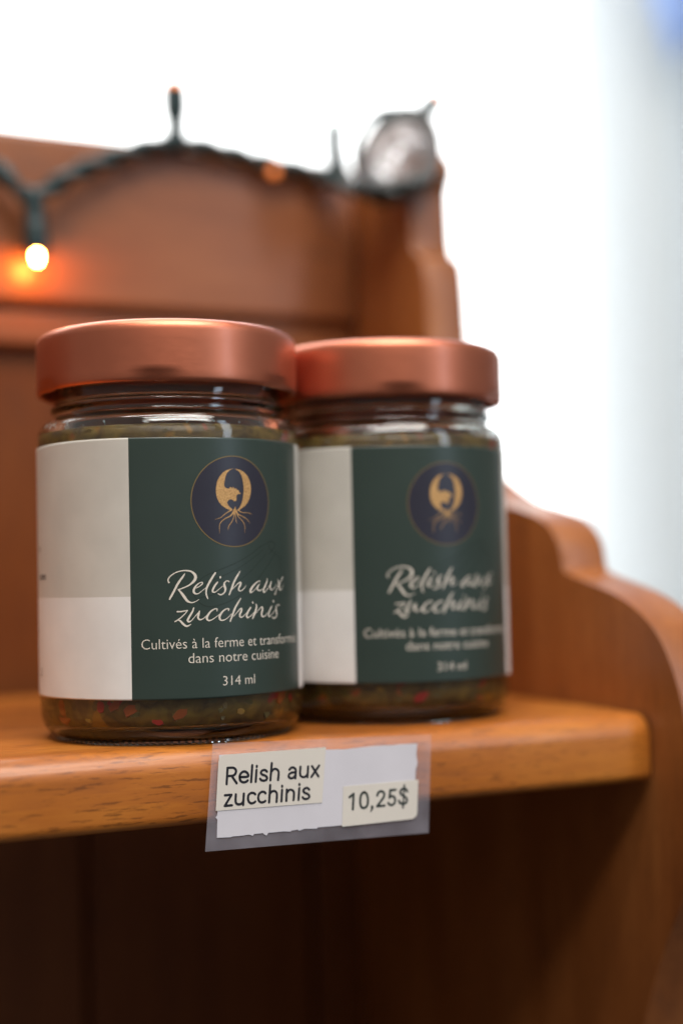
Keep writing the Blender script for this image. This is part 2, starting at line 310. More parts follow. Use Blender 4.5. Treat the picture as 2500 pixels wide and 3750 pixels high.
# ------------------------------------------------------------------ traced lettering and outlines, in mm
TITLE=[[[-17.54,41.13,0.4],[-17.75,41.59,0.29],[-17.59,42.18,0.29],[-16.92,42.88,0.27],[-15.74,43.58,0.27],[-14.3,43.97,0.29],[-12.85,44.0,0.35],[-11.8,43.69,0.45],[-11.01,43.02,0.66],[-10.79,42.29,0.74],[-11.04,41.57,0.66],[-11.72,40.87,0.5],[-12.65,40.23,0.35],[-13.84,39.73,0.29],[-15.16,39.24,0.29]],[[-15.22,39.28,0.27],[-14.52,38.5,0.53],[-13.75,37.44,0.66],[-13.11,36.5,0.58],[-12.33,36.02,0.37],[-11.54,35.96,0.24],[-10.73,36.25,0.17],[-10.06,36.66,0.11]],[[-13.52,43.23,0.19],[-14.06,42.43,0.45],[-15.13,41.01,0.53],[-16.21,39.07,0.53],[-17.41,36.94,0.43]],[[-10.68,39.53,0.16],[-9.86,39.97,0.21],[-9.11,40.54,0.29],[-9.01,40.94,0.24],[-9.58,40.95,0.21],[-10.53,40.31,0.35],[-11.21,39.34,0.53],[-11.29,38.56,0.56],[-10.83,38.13,0.37],[-10.16,38.16,0.24],[-9.35,38.71,0.19],[-8.11,39.6,0.19]],[[-5.56,43.3,0.4],[-6.42,42.13,0.5],[-7.41,40.57,0.53],[-7.98,39.4,0.48],[-8.11,38.35,0.4],[-7.95,37.42,0.35],[-7.69,36.82,0.24]],[[-5.04,40.91,0.35],[-5.76,40.07,0.48],[-6.33,39.09,0.5],[-6.35,38.5,0.4],[-5.72,38.42,0.24],[-4.79,39.06,0.16],[-3.63,39.89,0.16]],[[-4.26,42.25,0.45],[-4.27,42.04,0.45]],[[-1.86,41.0,0.32],[-2.45,41.23,0.24],[-3.11,40.74,0.4],[-3.2,40.08,0.61],[-2.92,39.28,0.61],[-3.09,38.42,0.4],[-3.82,37.82,0.32],[-4.46,37.75,0.32],[-4.88,38.0,0.27]],[[1.47,43.64,0.13],[0.75,42.66,0.45],[-0.36,40.95,0.53],[-1.0,39.5,0.53],[-1.86,37.66,0.32]],[[-1.01,38.97,0.16],[-0.24,39.61,0.19],[0.86,40.52,0.32],[1.57,40.71,0.45],[1.47,40.11,0.53],[0.99,39.32,0.45],[0.97,38.72,0.37],[1.6,38.57,0.27],[2.4,39.02,0.19],[3.24,39.96,0.11]],[[-15.58,33.75,0.35],[-14.6,33.75,0.32],[-12.96,34.01,0.24]],[[-13.02,33.93,0.21],[-13.69,33.11,0.24],[-15.02,31.97,0.29],[-16.2,31.25,0.27]],[[-15.55,31.66,0.19],[-14.9,31.45,0.4],[-14.26,30.77,0.53],[-13.48,30.1,0.48],[-12.82,30.14,0.32],[-12.16,30.52,0.13]],[[-11.4,34.56,0.32],[-11.78,33.58,0.43],[-12.52,32.43,0.5],[-13.0,31.52,0.5],[-12.68,31.12,0.4],[-12.01,31.43,0.21],[-11.07,32.45,0.19],[-10.25,33.28,0.27],[-9.84,33.79,0.19]],[[-9.91,33.73,0.19],[-10.1,33.01,0.45],[-10.34,32.23,0.48],[-10.01,31.63,0.37],[-9.48,31.62,0.27],[-8.66,32.05,0.19],[-7.97,32.69,0.16]],[[-5.35,33.66,0.24],[-5.28,34.12,0.32],[-5.94,34.18,0.27],[-6.99,33.58,0.4],[-7.83,32.55,0.56],[-8.05,31.77,0.53],[-7.58,31.29,0.35],[-6.75,31.46,0.24],[-5.77,32.02,0.19],[-4.63,32.78,0.16]],[[-2.16,33.63,0.24],[-2.03,34.02,0.35],[-2.59,34.13,0.27],[-3.61,33.61,0.4],[-4.49,32.58,0.56],[-4.65,31.79,0.5],[-4.23,31.25,0.37],[-3.23,31.35,0.24],[-2.19,31.97,0.19],[-1.29,32.8,0.16]],[[1.56,36.71,0.13],[0.91,35.86,0.4],[-0.2,34.29,0.5],[-0.99,32.59,0.5],[-1.7,30.9,0.35]],[[-0.7,32.12,0.16],[0.23,33.02,0.19],[1.34,33.98,0.35],[1.74,34.03,0.37],[1.64,33.44,0.48],[1.15,32.59,0.48],[1.22,31.92,0.4],[1.77,31.84,0.27],[2.58,32.34,0.19],[3.41,33.05,0.16]],[[4.52,34.21,0.35],[3.75,33.3,0.5],[3.23,32.32,0.5],[3.38,31.71,0.41],[3.96,31.76,0.24],[4.99,32.39,0.18],[5.87,33.16,0.15]],[[5.25,35.57,0.41],[5.25,35.36,0.41]],[[6.27,35.03,0.21],[6.52,34.49,0.44],[6.23,33.56,0.53],[5.76,32.5,0.53],[5.13,31.38,0.32]],[[6.3,32.75,0.18],[7.49,33.78,0.21],[8.43,34.22,0.38],[8.57,33.61,0.53],[8.2,32.55,0.5],[8.46,31.8,0.41],[9.32,31.83,0.24],[10.32,32.54,0.21]],[[12.13,34.31,0.32],[11.47,33.52,0.44],[10.82,32.46,0.47],[11.01,31.7,0.38],[11.74,31.95,0.18],[12.84,32.73,0.15],[13.76,33.44,0.12]],[[12.89,35.69,0.44],[12.88,35.47,0.44]],[[15.45,34.49,0.29],[14.73,34.62,0.21],[14.05,34.12,0.29],[13.98,33.3,0.5],[14.23,32.34,0.44],[13.92,31.53,0.32],[13.01,31.15,0.29],[12.36,31.45,0.26]],[[7.86,40.72,0.21],[7.68,40.99,0.21],[6.76,40.67,0.32],[5.51,39.75,0.5],[4.63,38.7,0.62],[4.61,38.1,0.44],[5.3,38.28,0.21],[6.37,39.06,0.18],[7.66,40.11,0.18]],[[7.57,40.11,0.21],[7.0,39.45,0.5],[6.9,38.85,0.47],[7.61,38.5,0.32],[8.74,38.81,0.18]],[[10.54,41.62,0.18],[10.46,40.87,0.38],[9.83,39.8,0.5],[9.12,38.73,0.5],[9.2,38.05,0.41],[10.09,38.44,0.21],[11.13,39.37,0.18],[12.22,40.57,0.26]],[[12.18,40.78,0.26],[11.77,39.9,0.47],[11.64,39.08,0.44],[12.16,38.6,0.32],[13.04,38.92,0.18],[14.67,39.98,0.15]],[[15.07,41.07,0.29],[15.52,40.1,0.59],[15.61,39.14,0.53],[15.96,38.52,0.38],[16.74,38.71,0.18],[17.72,39.93,0.12]],[[17.39,41.8,0.38],[16.43,40.78,0.29],[14.89,39.29,0.24],[14.03,38.22,0.29],[13.54,37.34,0.38]]]
EML=[[[0.07,69.91],[-1.03,69.72],[-2.12,69.38],[-3.04,68.81],[-3.95,67.83],[-4.64,66.59],[-4.96,65.21],[-5.03,63.83],[-4.8,62.46],[-4.3,61.36],[-3.5,60.41],[-2.31,59.65],[-1.25,59.25],[-0.78,59.11],[-0.39,59.32],[-1.08,59.87],[-1.61,60.42],[-1.98,61.03],[-1.94,61.38],[-1.58,61.79],[-1.04,62.01],[-0.49,61.94],[-0.18,61.67],[0.05,61.49],[0.53,61.57],[0.81,61.82],[0.79,62.24],[0.77,62.79],[0.97,63.21],[1.3,63.39],[2.03,63.43],[2.12,63.61],[1.63,63.84],[1.48,64.32],[1.0,64.45],[0.76,64.8],[0.12,64.79],[-0.15,65.24],[-0.32,64.85],[-0.66,64.98],[-0.97,65.18],[-1.21,64.97],[-1.37,64.7],[-1.91,64.76],[-2.51,65.03],[-2.73,65.51],[-2.6,66.61],[-2.3,67.86],[-1.9,68.69],[-1.19,69.4],[-0.56,69.71]],[[0.15,69.9],[1.03,69.79],[2.01,69.61],[3.16,69.09],[4.17,68.28],[4.93,67.05],[5.34,65.66],[5.36,64.27],[5.0,62.58],[4.27,61.32],[3.3,60.33],[2.11,59.62],[1.28,59.13],[0.88,59.19],[1.63,59.89],[2.31,61.01],[2.76,62.4],[3.01,63.94],[3.0,65.6],[2.78,67.13],[2.31,68.37],[1.67,69.19],[0.87,69.68]]]
ROOTS=[[[0.37,60.02,0.14],[0.26,59.46,0.42],[0.19,58.98,0.62]],[[0.13,59.12,0.64],[-0.49,58.35,0.34],[-1.28,57.66,0.2],[-2.67,57.04,0.17],[-3.74,56.21,0.14],[-4.2,55.32,0.1],[-4.23,53.4,0.06]],[[0.48,59.12,0.56],[0.94,58.36,0.31],[1.91,57.88,0.17],[3.4,57.2,0.14],[4.24,56.59,0.11],[4.75,55.89,0.06]],[[0.07,58.63,0.2],[-0.19,57.53,0.14],[-0.61,56.42,0.14],[-1.56,55.25,0.13],[-1.89,54.22,0.06]],[[0.23,58.5,0.2],[0.44,57.39,0.13],[0.58,56.29,0.11],[0.81,55.87,0.06]],[[0.71,58.5,0.17],[1.25,57.53,0.14],[2.13,56.78,0.13],[2.86,55.88,0.11],[3.18,54.91,0.1],[3.06,53.39,0.04]],[[-0.78,59.25,0.25],[-2.03,58.62,0.14],[-3.26,57.79,0.11],[-3.86,57.31,0.1],[-5.49,56.84,0.04]],[[1.29,59.2,0.2],[2.42,58.65,0.13],[4.12,58.6,0.1],[5.7,58.2,0.04]]]
ORN=[[[-11.38,37.81,0.22],[-9.55,35.62,0.29],[-7.02,34.78,0.32],[-3.4,35.45,0.29],[0.83,37.19,0.26],[4.66,39.59,0.26],[8.48,42.66,0.26],[12.34,46.43,0.26],[14.51,48.66,0.19]],[[-10.39,40.86,0.19],[-8.16,42.65,0.22],[-4.23,44.12,0.26],[-0.07,45.6,0.26],[4.06,47.43,0.26],[7.8,49.61,0.26],[11.0,50.88,0.19]],[[-9.52,37.15,0.16],[-5.67,37.98,0.19],[-0.9,40.03,0.19],[3.56,42.74,0.19],[7.26,45.51,0.19],[10.45,48.02,0.16]],[[-8.19,40.81,0.16],[-4.27,42.26,0.19],[0.25,44.04,0.19],[4.83,46.48,0.19],[9.1,48.98,0.16]],[[11.0,50.88,0.32],[13.0,51.21,0.38],[14.02,50.26,0.38],[12.93,48.98,0.32],[11.4,48.02,0.26]],[[11.48,50.56,0.26],[11.93,49.29,0.26],[13.43,48.34,0.26],[16.15,46.74,0.19],[16.64,43.85,0.16]]]
TAG1=[[[-130.59,-5.64,0.63],[-130.93,-9.63,0.63]],[[-130.63,-5.63,0.63],[-129.22,-5.67,0.63],[-128.52,-6.09,0.63],[-128.38,-6.71,0.63],[-128.64,-7.35,0.63],[-129.29,-7.65,0.63],[-130.78,-7.63,0.63]],[[-129.48,-7.75,0.63],[-128.25,-9.64,0.63]],[[-127.36,-8.15,0.63],[-125.22,-8.18,0.63],[-125.28,-7.4,0.63],[-125.84,-6.91,0.63],[-126.53,-6.89,0.63],[-127.16,-7.36,0.63],[-127.42,-8.18,0.63],[-127.25,-9.03,0.63],[-126.58,-9.5,0.63],[-125.83,-9.49,0.63],[-125.28,-9.17,0.63]],[[-123.96,-5.44,0.63],[-124.35,-9.64,0.63]],[[-122.84,-6.72,0.63],[-123.13,-9.67,0.63]],[[-122.74,-5.71,0.63],[-122.75,-5.96,0.63]],[[-120.02,-7.36,0.63],[-120.55,-6.91,0.63],[-121.31,-6.99,0.63],[-121.66,-7.51,0.63],[-121.33,-7.99,0.63],[-120.58,-8.3,0.63],[-120.05,-8.8,0.63],[-120.18,-9.38,0.63],[-120.93,-9.57,0.63],[-121.59,-9.38,0.63],[-121.92,-9.0,0.63]],[[-118.65,-5.32,0.63],[-119.12,-9.61,0.63]],[[-118.81,-7.49,0.63],[-118.2,-6.92,0.63],[-117.44,-6.92,0.63],[-116.97,-7.36,0.63],[-116.83,-7.99,0.63],[-117.02,-9.71,0.63]],[[-113.85,-7.34,0.63],[-113.4,-6.93,0.63],[-112.72,-6.88,0.63],[-112.24,-7.25,0.63],[-112.08,-7.83,0.63],[-112.26,-9.66,0.63]],[[-112.13,-8.18,0.63],[-113.13,-8.14,0.63],[-113.87,-8.45,0.63],[-114.1,-8.97,0.63],[-113.82,-9.43,0.63],[-113.16,-9.54,0.63],[-112.48,-9.2,0.63],[-112.16,-8.71,0.63]],[[-110.76,-6.83,0.63],[-110.91,-8.42,0.63],[-110.73,-9.14,0.63],[-110.16,-9.51,0.63],[-109.47,-9.47,0.63],[-108.97,-9.01,0.63],[-108.75,-8.52,0.63]],[[-108.62,-6.92,0.63],[-108.87,-9.64,0.63]],[[-107.52,-6.94,0.63],[-105.78,-9.71,0.63]],[[-105.54,-6.94,0.63],[-107.8,-9.66,0.63]],[[-131.43,-12.37,0.63],[-129.68,-12.39,0.63]],[[-129.69,-12.43,0.63],[-131.52,-14.99,0.63]],[[-131.52,-14.99,0.63],[-129.62,-15.0,0.63]],[[-128.53,-12.37,0.63],[-128.63,-13.82,0.63],[-128.46,-14.58,0.63],[-127.91,-14.92,0.63],[-127.16,-14.86,0.63],[-126.68,-14.42,0.63],[-126.5,-13.76,0.63]],[[-126.38,-12.37,0.63],[-126.6,-15.21,0.63]],[[-123.3,-12.79,0.63],[-123.73,-12.44,0.63],[-124.39,-12.38,0.63],[-125.04,-12.76,0.63],[-125.28,-13.58,0.63],[-125.11,-14.43,0.63],[-124.53,-14.95,0.63],[-123.78,-14.9,0.63],[-123.34,-14.62,0.63]],[[-120.52,-12.79,0.63],[-120.89,-12.41,0.63],[-121.61,-12.35,0.63],[-122.24,-12.79,0.63],[-122.51,-13.61,0.63],[-122.34,-14.5,0.63],[-121.74,-14.97,0.63],[-121.04,-14.92,0.63],[-120.6,-14.68,0.63]],[[-119.2,-10.8,0.63],[-119.6,-15.15,0.63]],[[-119.36,-13.07,0.63],[-118.76,-12.47,0.63],[-118.03,-12.44,0.63],[-117.53,-12.87,0.63],[-117.42,-13.48,0.63],[-117.56,-15.21,0.63]],[[-115.98,-12.26,0.63],[-116.21,-15.16,0.63]],[[-115.94,-11.27,0.63],[-115.94,-11.52,0.63]],[[-114.69,-12.33,0.63],[-114.87,-15.17,0.63]],[[-114.73,-13.28,0.63],[-114.1,-12.55,0.63],[-113.42,-12.49,0.63],[-112.87,-12.9,0.63],[-112.71,-13.61,0.63],[-112.9,-15.17,0.63]],[[-111.21,-12.23,0.63],[-111.49,-15.2,0.63]],[[-111.17,-11.2,0.63],[-111.17,-11.45,0.63]],[[-108.46,-12.84,0.63],[-108.99,-12.37,0.63],[-109.74,-12.49,0.63],[-110.1,-12.97,0.63],[-109.8,-13.5,0.63],[-108.99,-13.88,0.63],[-108.47,-14.44,0.63],[-108.68,-14.99,0.63],[-109.41,-15.15,0.63],[-110.08,-14.96,0.63],[-110.33,-14.62,0.63]]]
TAG2=[[[-97.1,-15.79,0.65],[-95.97,-15.04,0.65]],[[-95.9,-14.97,0.65],[-96.21,-19.0,0.65]],[[-92.81,-14.85,0.65],[-92.07,-15.46,0.65],[-91.8,-16.95,0.65],[-92.1,-18.39,0.65],[-93.07,-18.92,0.65],[-93.86,-18.37,0.65],[-94.03,-16.89,0.65],[-93.71,-15.43,0.65],[-92.81,-14.85,0.65]],[[-90.63,-18.79,0.8],[-90.58,-19.16,0.69],[-91.04,-20.0,0.33]],[[-89.08,-16.02,0.65],[-88.71,-15.26,0.65],[-87.93,-14.99,0.65],[-87.17,-15.32,0.65],[-86.97,-16.0,0.65],[-87.36,-16.81,0.65],[-89.15,-18.81,0.65]],[[-89.15,-18.81,0.65],[-86.98,-18.81,0.65]],[[-83.61,-14.94,0.65],[-85.24,-14.94,0.65]],[[-85.2,-14.94,0.65],[-85.5,-16.91,0.65]],[[-85.5,-16.91,0.65],[-84.89,-16.51,0.65],[-84.12,-16.78,0.65],[-83.82,-17.5,0.65],[-84.04,-18.44,0.65],[-84.95,-18.88,0.65],[-85.74,-18.45,0.65],[-85.86,-18.21,0.65]],[[-80.16,-15.68,0.65],[-80.66,-14.96,0.65],[-81.43,-14.84,0.65],[-82.11,-15.31,0.65],[-82.18,-15.99,0.65],[-81.48,-16.67,0.65],[-80.56,-17.32,0.65],[-80.33,-18.07,0.65],[-80.76,-18.69,0.65],[-81.62,-18.82,0.65],[-82.39,-18.51,0.65],[-82.71,-17.89,0.65]],[[-81.0,-13.95,0.55],[-81.07,-14.84,0.52],[-81.24,-16.89,0.44],[-81.51,-18.79,0.52],[-81.57,-19.89,0.52]]]
SLEEVE=[[-134.32,0.68],[-72.37,-1.12],[-73.9,-27.19],[-136.78,-25.88]]
STRIP=[[-132.71,-2.27],[-103.45,-3.04],[-97.81,-3.33],[-92.72,-3.12],[-89.3,-3.05],[-84.13,-3.22],[-81.52,-3.14],[-76.69,-3.31],[-77.12,-5.92],[-76.83,-8.46],[-77.41,-10.16],[-77.61,-12.86],[-77.64,-21.74],[-99.12,-22.83],[-101.62,-22.82],[-106.18,-22.7],[-106.52,-23.04],[-109.87,-22.72],[-111.35,-23.1],[-111.83,-22.76],[-113.46,-22.83],[-113.79,-23.09],[-115.56,-22.85],[-119.89,-22.81],[-120.38,-23.42],[-120.98,-23.15],[-121.36,-22.74],[-123.75,-22.73],[-124.15,-23.14],[-125.13,-22.75],[-127.88,-22.85],[-129.45,-22.77],[-129.99,-22.94],[-133.72,-22.72],[-133.48,-18.18],[-133.93,-17.78],[-133.46,-17.1]]
NAME=[[-132.97,-3.89],[-132.68,-2.93],[-132.05,-2.43],[-131.19,-2.27],[-103.51,-2.4],[-104.88,-16.49],[-133.9,-16.05]]
PRICE=[[-98.79,-12.86],[-76.78,-12.84],[-77.37,-21.77],[-77.88,-22.68],[-78.99,-23.08],[-99.34,-23.19]]

# ------------------------------------------------------------------ window and curtains behind the hutch
win = tag(empty('window', (300, 700, -500)), 'bright overexposed daylight window behind the wooden hutch', 'window')
def quad(name, x0, x1, y, z0, z1, mat, parent=None):
    o = link(name, mesh(name, [(x0, y, z0), (x1, y, z0), (x1, y, z1), (x0, y, z1)], [(0, 1, 2, 3)]), mat, None)
    if parent: o.parent = parent; o.matrix_parent_inverse = parent.matrix_world.inverted()
    return o
bpy.context.view_layer.update()
quad('window_pane', -700, 1300, 760, -700, 2400, M_sky, win)
for x0, x1, z0, z1 in ((-760, -700, -760, 2460), (1300, 1360, -760, 2460), (-700, 1300, -760, -700), (-700, 1300, 2400, 2460)):
    o = link('window_frame', from_bm('window_frame', box_bm(x0, x1, 735, 790, z0, z1, 4)), M_frame); o.parent = win; o.matrix_parent_inverse = win.matrix_world.inverted()
def curtain(name, fold, xs, zs, mat):
    V, Fc = [], []; nx, nz = len(xs), len(zs)
    for z in zs:
        for x in xs: V.append((x, fold(x, z), z))
    for j in range(nz-1):
        for i in range(nx-1): Fc.append((j*nx+i, j*nx+i+1, (j+1)*nx+i+1, (j+1)*nx+i))
    o = link(name, mesh(name, V, Fc), mat, smooth=True)
    md = o.modifiers.new('thickness', 'SOLIDIFY'); md.thickness = 0.0006; return o
def fold1(x, z): return 600 + 26*math.sin((x-408)/15.0+0.6) + 12*math.sin((x-408)/37.0+1) + 3*math.sin(z/90.0+x/30)
o = curtain('curtain', fold1, [415+i*3 for i in range(185)], [-600+i*50 for i in range(59)], M_curtain)
tag(o, 'sheer pale grey white curtain hanging at right edge of window', 'curtain')
def fold2(x, z): return 665 + 14*math.sin((x-495)/19.0) + 6*math.sin((x-495)/43.0+2)
o = curtain('curtain', fold2, [505+i*4 for i in range(140)], [-600+i*50 for i in range(59)], M_curtain2)
tag(o, 'denser white curtain behind the sheer one at far right of picture', 'curtain')

# a pale blue cloth swagged across the top corner
V, Fc = [], []; nx, nz = 24, 14
for j in range(nz):
    z = 440 + j*40
    for i in range(nx):
        x = 462 - (z-417)*0.33 + i*14; V.append((x, 548 + 7*math.sin(i*1.1+j*0.15) + 2*math.sin(j*0.9), z + 10*math.sin(i*0.5) + i*9))
for j in range(nz-1):
    for i in range(nx-1): Fc.append((j*nx+i, j*nx+i+1, (j+1)*nx+i+1, (j+1)*nx+i))
o = link('blue_cloth', mesh('blue_cloth', V, Fc), M_blue, smooth=True)
md = o.modifiers.new('thickness', 'SOLIDIFY'); md.thickness = 0.0006
tag(o, 'blurred blue cloth in the top right corner beside the curtain', 'cloth')

# ------------------------------------------------------------------ hutch
hutch = tag(empty('wooden_hutch', (-150, 100, -420)), 'orange brown varnished wooden hutch with scalloped side and one shelf', 'hutch')
bpy.context.view_layer.update()
def hpart(name, me, mat, smooth=False, parent=None):
    o = link(name, me, mat, smooth=smooth); p = parent or hutch
    o.parent = p; o.matrix_parent_inverse = p.matrix_world.inverted(); return o
SX0 = -620.0
# shelf board: rounded nose profile swept along X, ends eased
prof = []
def arc(cy, cz, ry, rz, a0, a1, n):
    return [(cy+ry*math.cos(R(a0+(a1-a0)*i/n)), cz+rz*math.sin(R(a0+(a1-a0)*i/n))) for i in range(n+1)]
prof += [(188, 0.0)] + [(y, 0.0) for y in (150, 110, 70, 40, 20, 11)] + arc(6.5, -6.5, 6.5, 6.5, 90, 180, 9) + arc(3.0, -16.6, 3.0, 3.0, 180, 270, 6) + [(y, -19.6) for y in (20, 60, 120, 188)]
xs = [SX0 + (0-SX0)*i/60 for i in range(58)] + [-14, -7, -4, -1.4, 0.1, 0.9]
V, Fc = [], []
for x in xs:
    e = max(0.0, x+3.0)/5.0; inset = 1.8*e*e
    for y, z in prof:
        w = 0.5*math.sin(x/37.0)*0.3
        zz = z if z < -10 else z - inset*0.35*(1 if y < 12 else 0.25)
        V.append((x, y + (inset if y < 12 else 0) + (w if y < 12 else 0), zz))
n = len(prof)
for i in range(len(xs)-1):
    for j in range(n):
        k2 = (j+1) % n; Fc.append((i*n+j, (i+1)*n+j, (i+1)*n+k2, i*n+k2))
Fc.append(tuple(range(n))); Fc.append(tuple((len(xs)-1)*n+j for j in range(n-1, -1, -1)))
me = mesh('shelf', V, Fc); bm = bmesh.new(); bm.from_mesh(me); bmesh.ops.recalc_face_normals(bm, faces=bm.faces[:]); bm.to_mesh(me); bm.free()
hpart('shelf', me, M_wood_x, smooth=True).modifiers.new('split', 'EDGE_SPLIT').split_angle = R(50)

# scalloped side panel (profile in Y,Z), thickness 17
sp_front = [(191, 200), (178, 198), (166, 199), (157, 203.5), (151, 209), (147, 208.5), (142.2, 203.5), (140, 199.5), (142.0, 195.5), (144.2, 191), (144, 180), (143.4, 170), (141.6, 165.6), (136.3, 163), (134.2, 158), (133, 150), (131.6, 132),
    (128.5, 112), (121, 93.5), (109, 79), (96, 71.2), (83, 66), (70.5, 63), (60, 60), (53, 56.5), (47.8, 51), (45.8, 43.6), (44.4, 41.6), (38, 39.6), (25.5, 36.6), (14.5, 33.3), (5, 28.6), (-2, 23.2), (-7, 16.5), (-10.6, 9), (-13.2, 0), (-15, -12), (-15.4, -26), (-14, -40), (-9.5, -53), (-2.5, -65), (4, -78), (9.5, -91), (16, -106), (28, -124), (48, -138), (60, -150), (64, -170), (64, -420)]
pr = crom(sp_front, 1.6)
poly = [(y, z) for y, z in pr] + [(201, -420), (201, 206)]
bm = bmesh.new()
f0 = bm.faces.new([bm.verts.new((2.2*MM, y*MM, z*MM)) for y, z in poly])
r = bmesh.ops.extrude_face_region(bm, geom=[f0]); vs = [e for e in r['geom'] if isinstance(e, bmesh.types.BMVert)]
bmesh.ops.translate(bm, verts=vs, vec=(17*MM, 0, 0))
ed = [e for e in bm.edges if abs(e.verts[0].co.x-e.verts[1].co.x) < 1e-7]
bmesh.ops.bevel(bm, geom=ed, offset=1.3*MM, segments=3, profile=0.5, affect='EDGES', clamp_overlap=True)
bmesh.ops.recalc_face_normals(bm, faces=bm.faces[:]); bmesh.ops.triangulate(bm, faces=[f for f in bm.faces if len(f.verts) > 4])
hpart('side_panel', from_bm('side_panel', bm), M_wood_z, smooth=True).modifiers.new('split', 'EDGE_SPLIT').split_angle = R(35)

# back boards, one by one, with open joints; crest and rail in front of them
bx = [3.0, -19.5, -114.0, -208.5, -303.0, -397.5, -492.0, -586.5]
for a, b in zip(bx, bx[1:]):
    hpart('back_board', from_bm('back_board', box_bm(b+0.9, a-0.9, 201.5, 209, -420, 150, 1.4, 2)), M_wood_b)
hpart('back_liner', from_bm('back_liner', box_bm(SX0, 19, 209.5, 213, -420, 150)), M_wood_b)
bm = box_bm(SX0, 2.1, 191.5, 205, 146.5, 213.5, 3.2, 4)
hpart('crest_board', from_bm('crest_board', bm), M_wood_c, smooth=False)
bm = box_bm(SX0, 2.1, 195.5, 204.5, 131.5, 146.0, 2.5, 4)
hpart('rail', from_bm('rail', bm), M_wood_c)

# ------------------------------------------------------------------ jars
LH, LHW = 27.35, 113.3     # half width of the green panel, half circumference (mm of arc)
def glass_mesh():
    outer = [(0, 2.2), (20, 2.0), (27.5, 1.2), (28.6, 0.2), (29.4, 0.0), (30.6, 0.0), (31.4, 0.35), (31.7, 0.9), (32.6, 1.25), (33.8, 2.2), (34.9, 3.9), (35.5, 6.2), (35.65, 9),
             (35.65, 30), (35.65, 60), (35.65, 79.5), (35.55, 81.4), (35.1, 82.9), (34.2, 84.1), (33.0, 84.9), (31.9, 85.4), (31.2, 86.0), (31.0, 86.7), (31.2, 87.3), (31.9, 87.7), (32.1, 88.3), (31.9, 88.9), (31.2, 89.3), (30.9, 90.2), (30.9, 93), (31.3, 93.6), (31.3, 95), (30.9, 95.6), (30.9, 105), (30.5, 106), (29.4, 106.3)]
    inner = [(28.6, 106), (28.4, 105), (28.4, 87), (28.9, 85.6), (30.6, 84), (32.2, 82.2), (33.1, 80), (33.3, 77), (33.3, 40), (33.3, 10), (32.8, 7.2), (31.4, 5.2), (29, 4.4), (20, 4.8), (0, 5.2)]
    return mesh('glass_body', *revolve(outer+inner, 160))
def knurl_mesh():
    V, Fc = [], []          # small stippling bars moulded round the foot
    for i in range(110):
        a = 2*math.pi*i/110; ca, sa = math.cos(a), math.sin(a); b = len(V)
        for dr, dt, z in ((-0.5, -0.42, 0.04), (0.4, -0.42, 0.1), (0.4, 0.42, 0.1), (-0.5, 0.42, 0.04), (-0.35, -0.3, 0.9), (0.25, -0.3, 0.9), (0.25, 0.3, 0.9), (-0.35, 0.3, 0.9)):
            r = 31.75+dr; V.append((r*ca - dt*sa, r*sa + dt*ca, z))
        Fc += [(b+3, b+2, b+1, b), (b+4, b+5, b+6, b+7), (b, b+1, b+5, b+4), (b+1, b+2, b+6, b+5), (b+2, b+3, b+7, b+6), (b+3, b, b+4, b+7)]
    return mesh('foot_ridge', V, Fc)
def lid_mesh(lug_ang):
    out = [(0, 107.2), (20, 107.2), (29, 107.2), (31.0, 107.35), (31.9, 107.9), (32.6, 108.4), (33.2, 108.5), (33.95, 108.36), (34.6, 108.0), (35.15, 107.45), (35.47, 106.85), (35.63, 106.2), (35.68, 105.5), (35.68, 103), (35.68, 100), (35.68, 98), (35.68, 96.5), (35.68, 95.4), (35.68, 94.9), (35.67, 94.4), (35.65, 93.9), (35.62, 93.4), (35.55, 92.8), (35.3, 92.35), (34.8, 92.2), (34.3, 92.4), (34.1, 93.0), (34.1, 105.4), (33, 106.4), (0, 106.6)]
    n = 240; V, Fc = revolve(out, n)
    V2 = []
    for x, y, z in V:
        r = math.hypot(x, y)
        if r > 33.9 and z < 95.4:
            a = math.atan2(y, x); d = 0
            for kk in range(6):
                da = (a - lug_ang - kk*math.pi/3 + math.pi) % (2*math.pi) - math.pi
                t = abs(da*35.7)/8.5
                if t < 1: d = max(d, (0.5+0.5*math.cos(math.pi*t)) * max(0.0, min(1.0, (95.4-z)/2.9))**0.8)
            s = (r - 0.9*d)/r; x, y = x*s, y*s
        V2.append((x, y, z))
    return mesh('lid', V2, Fc)
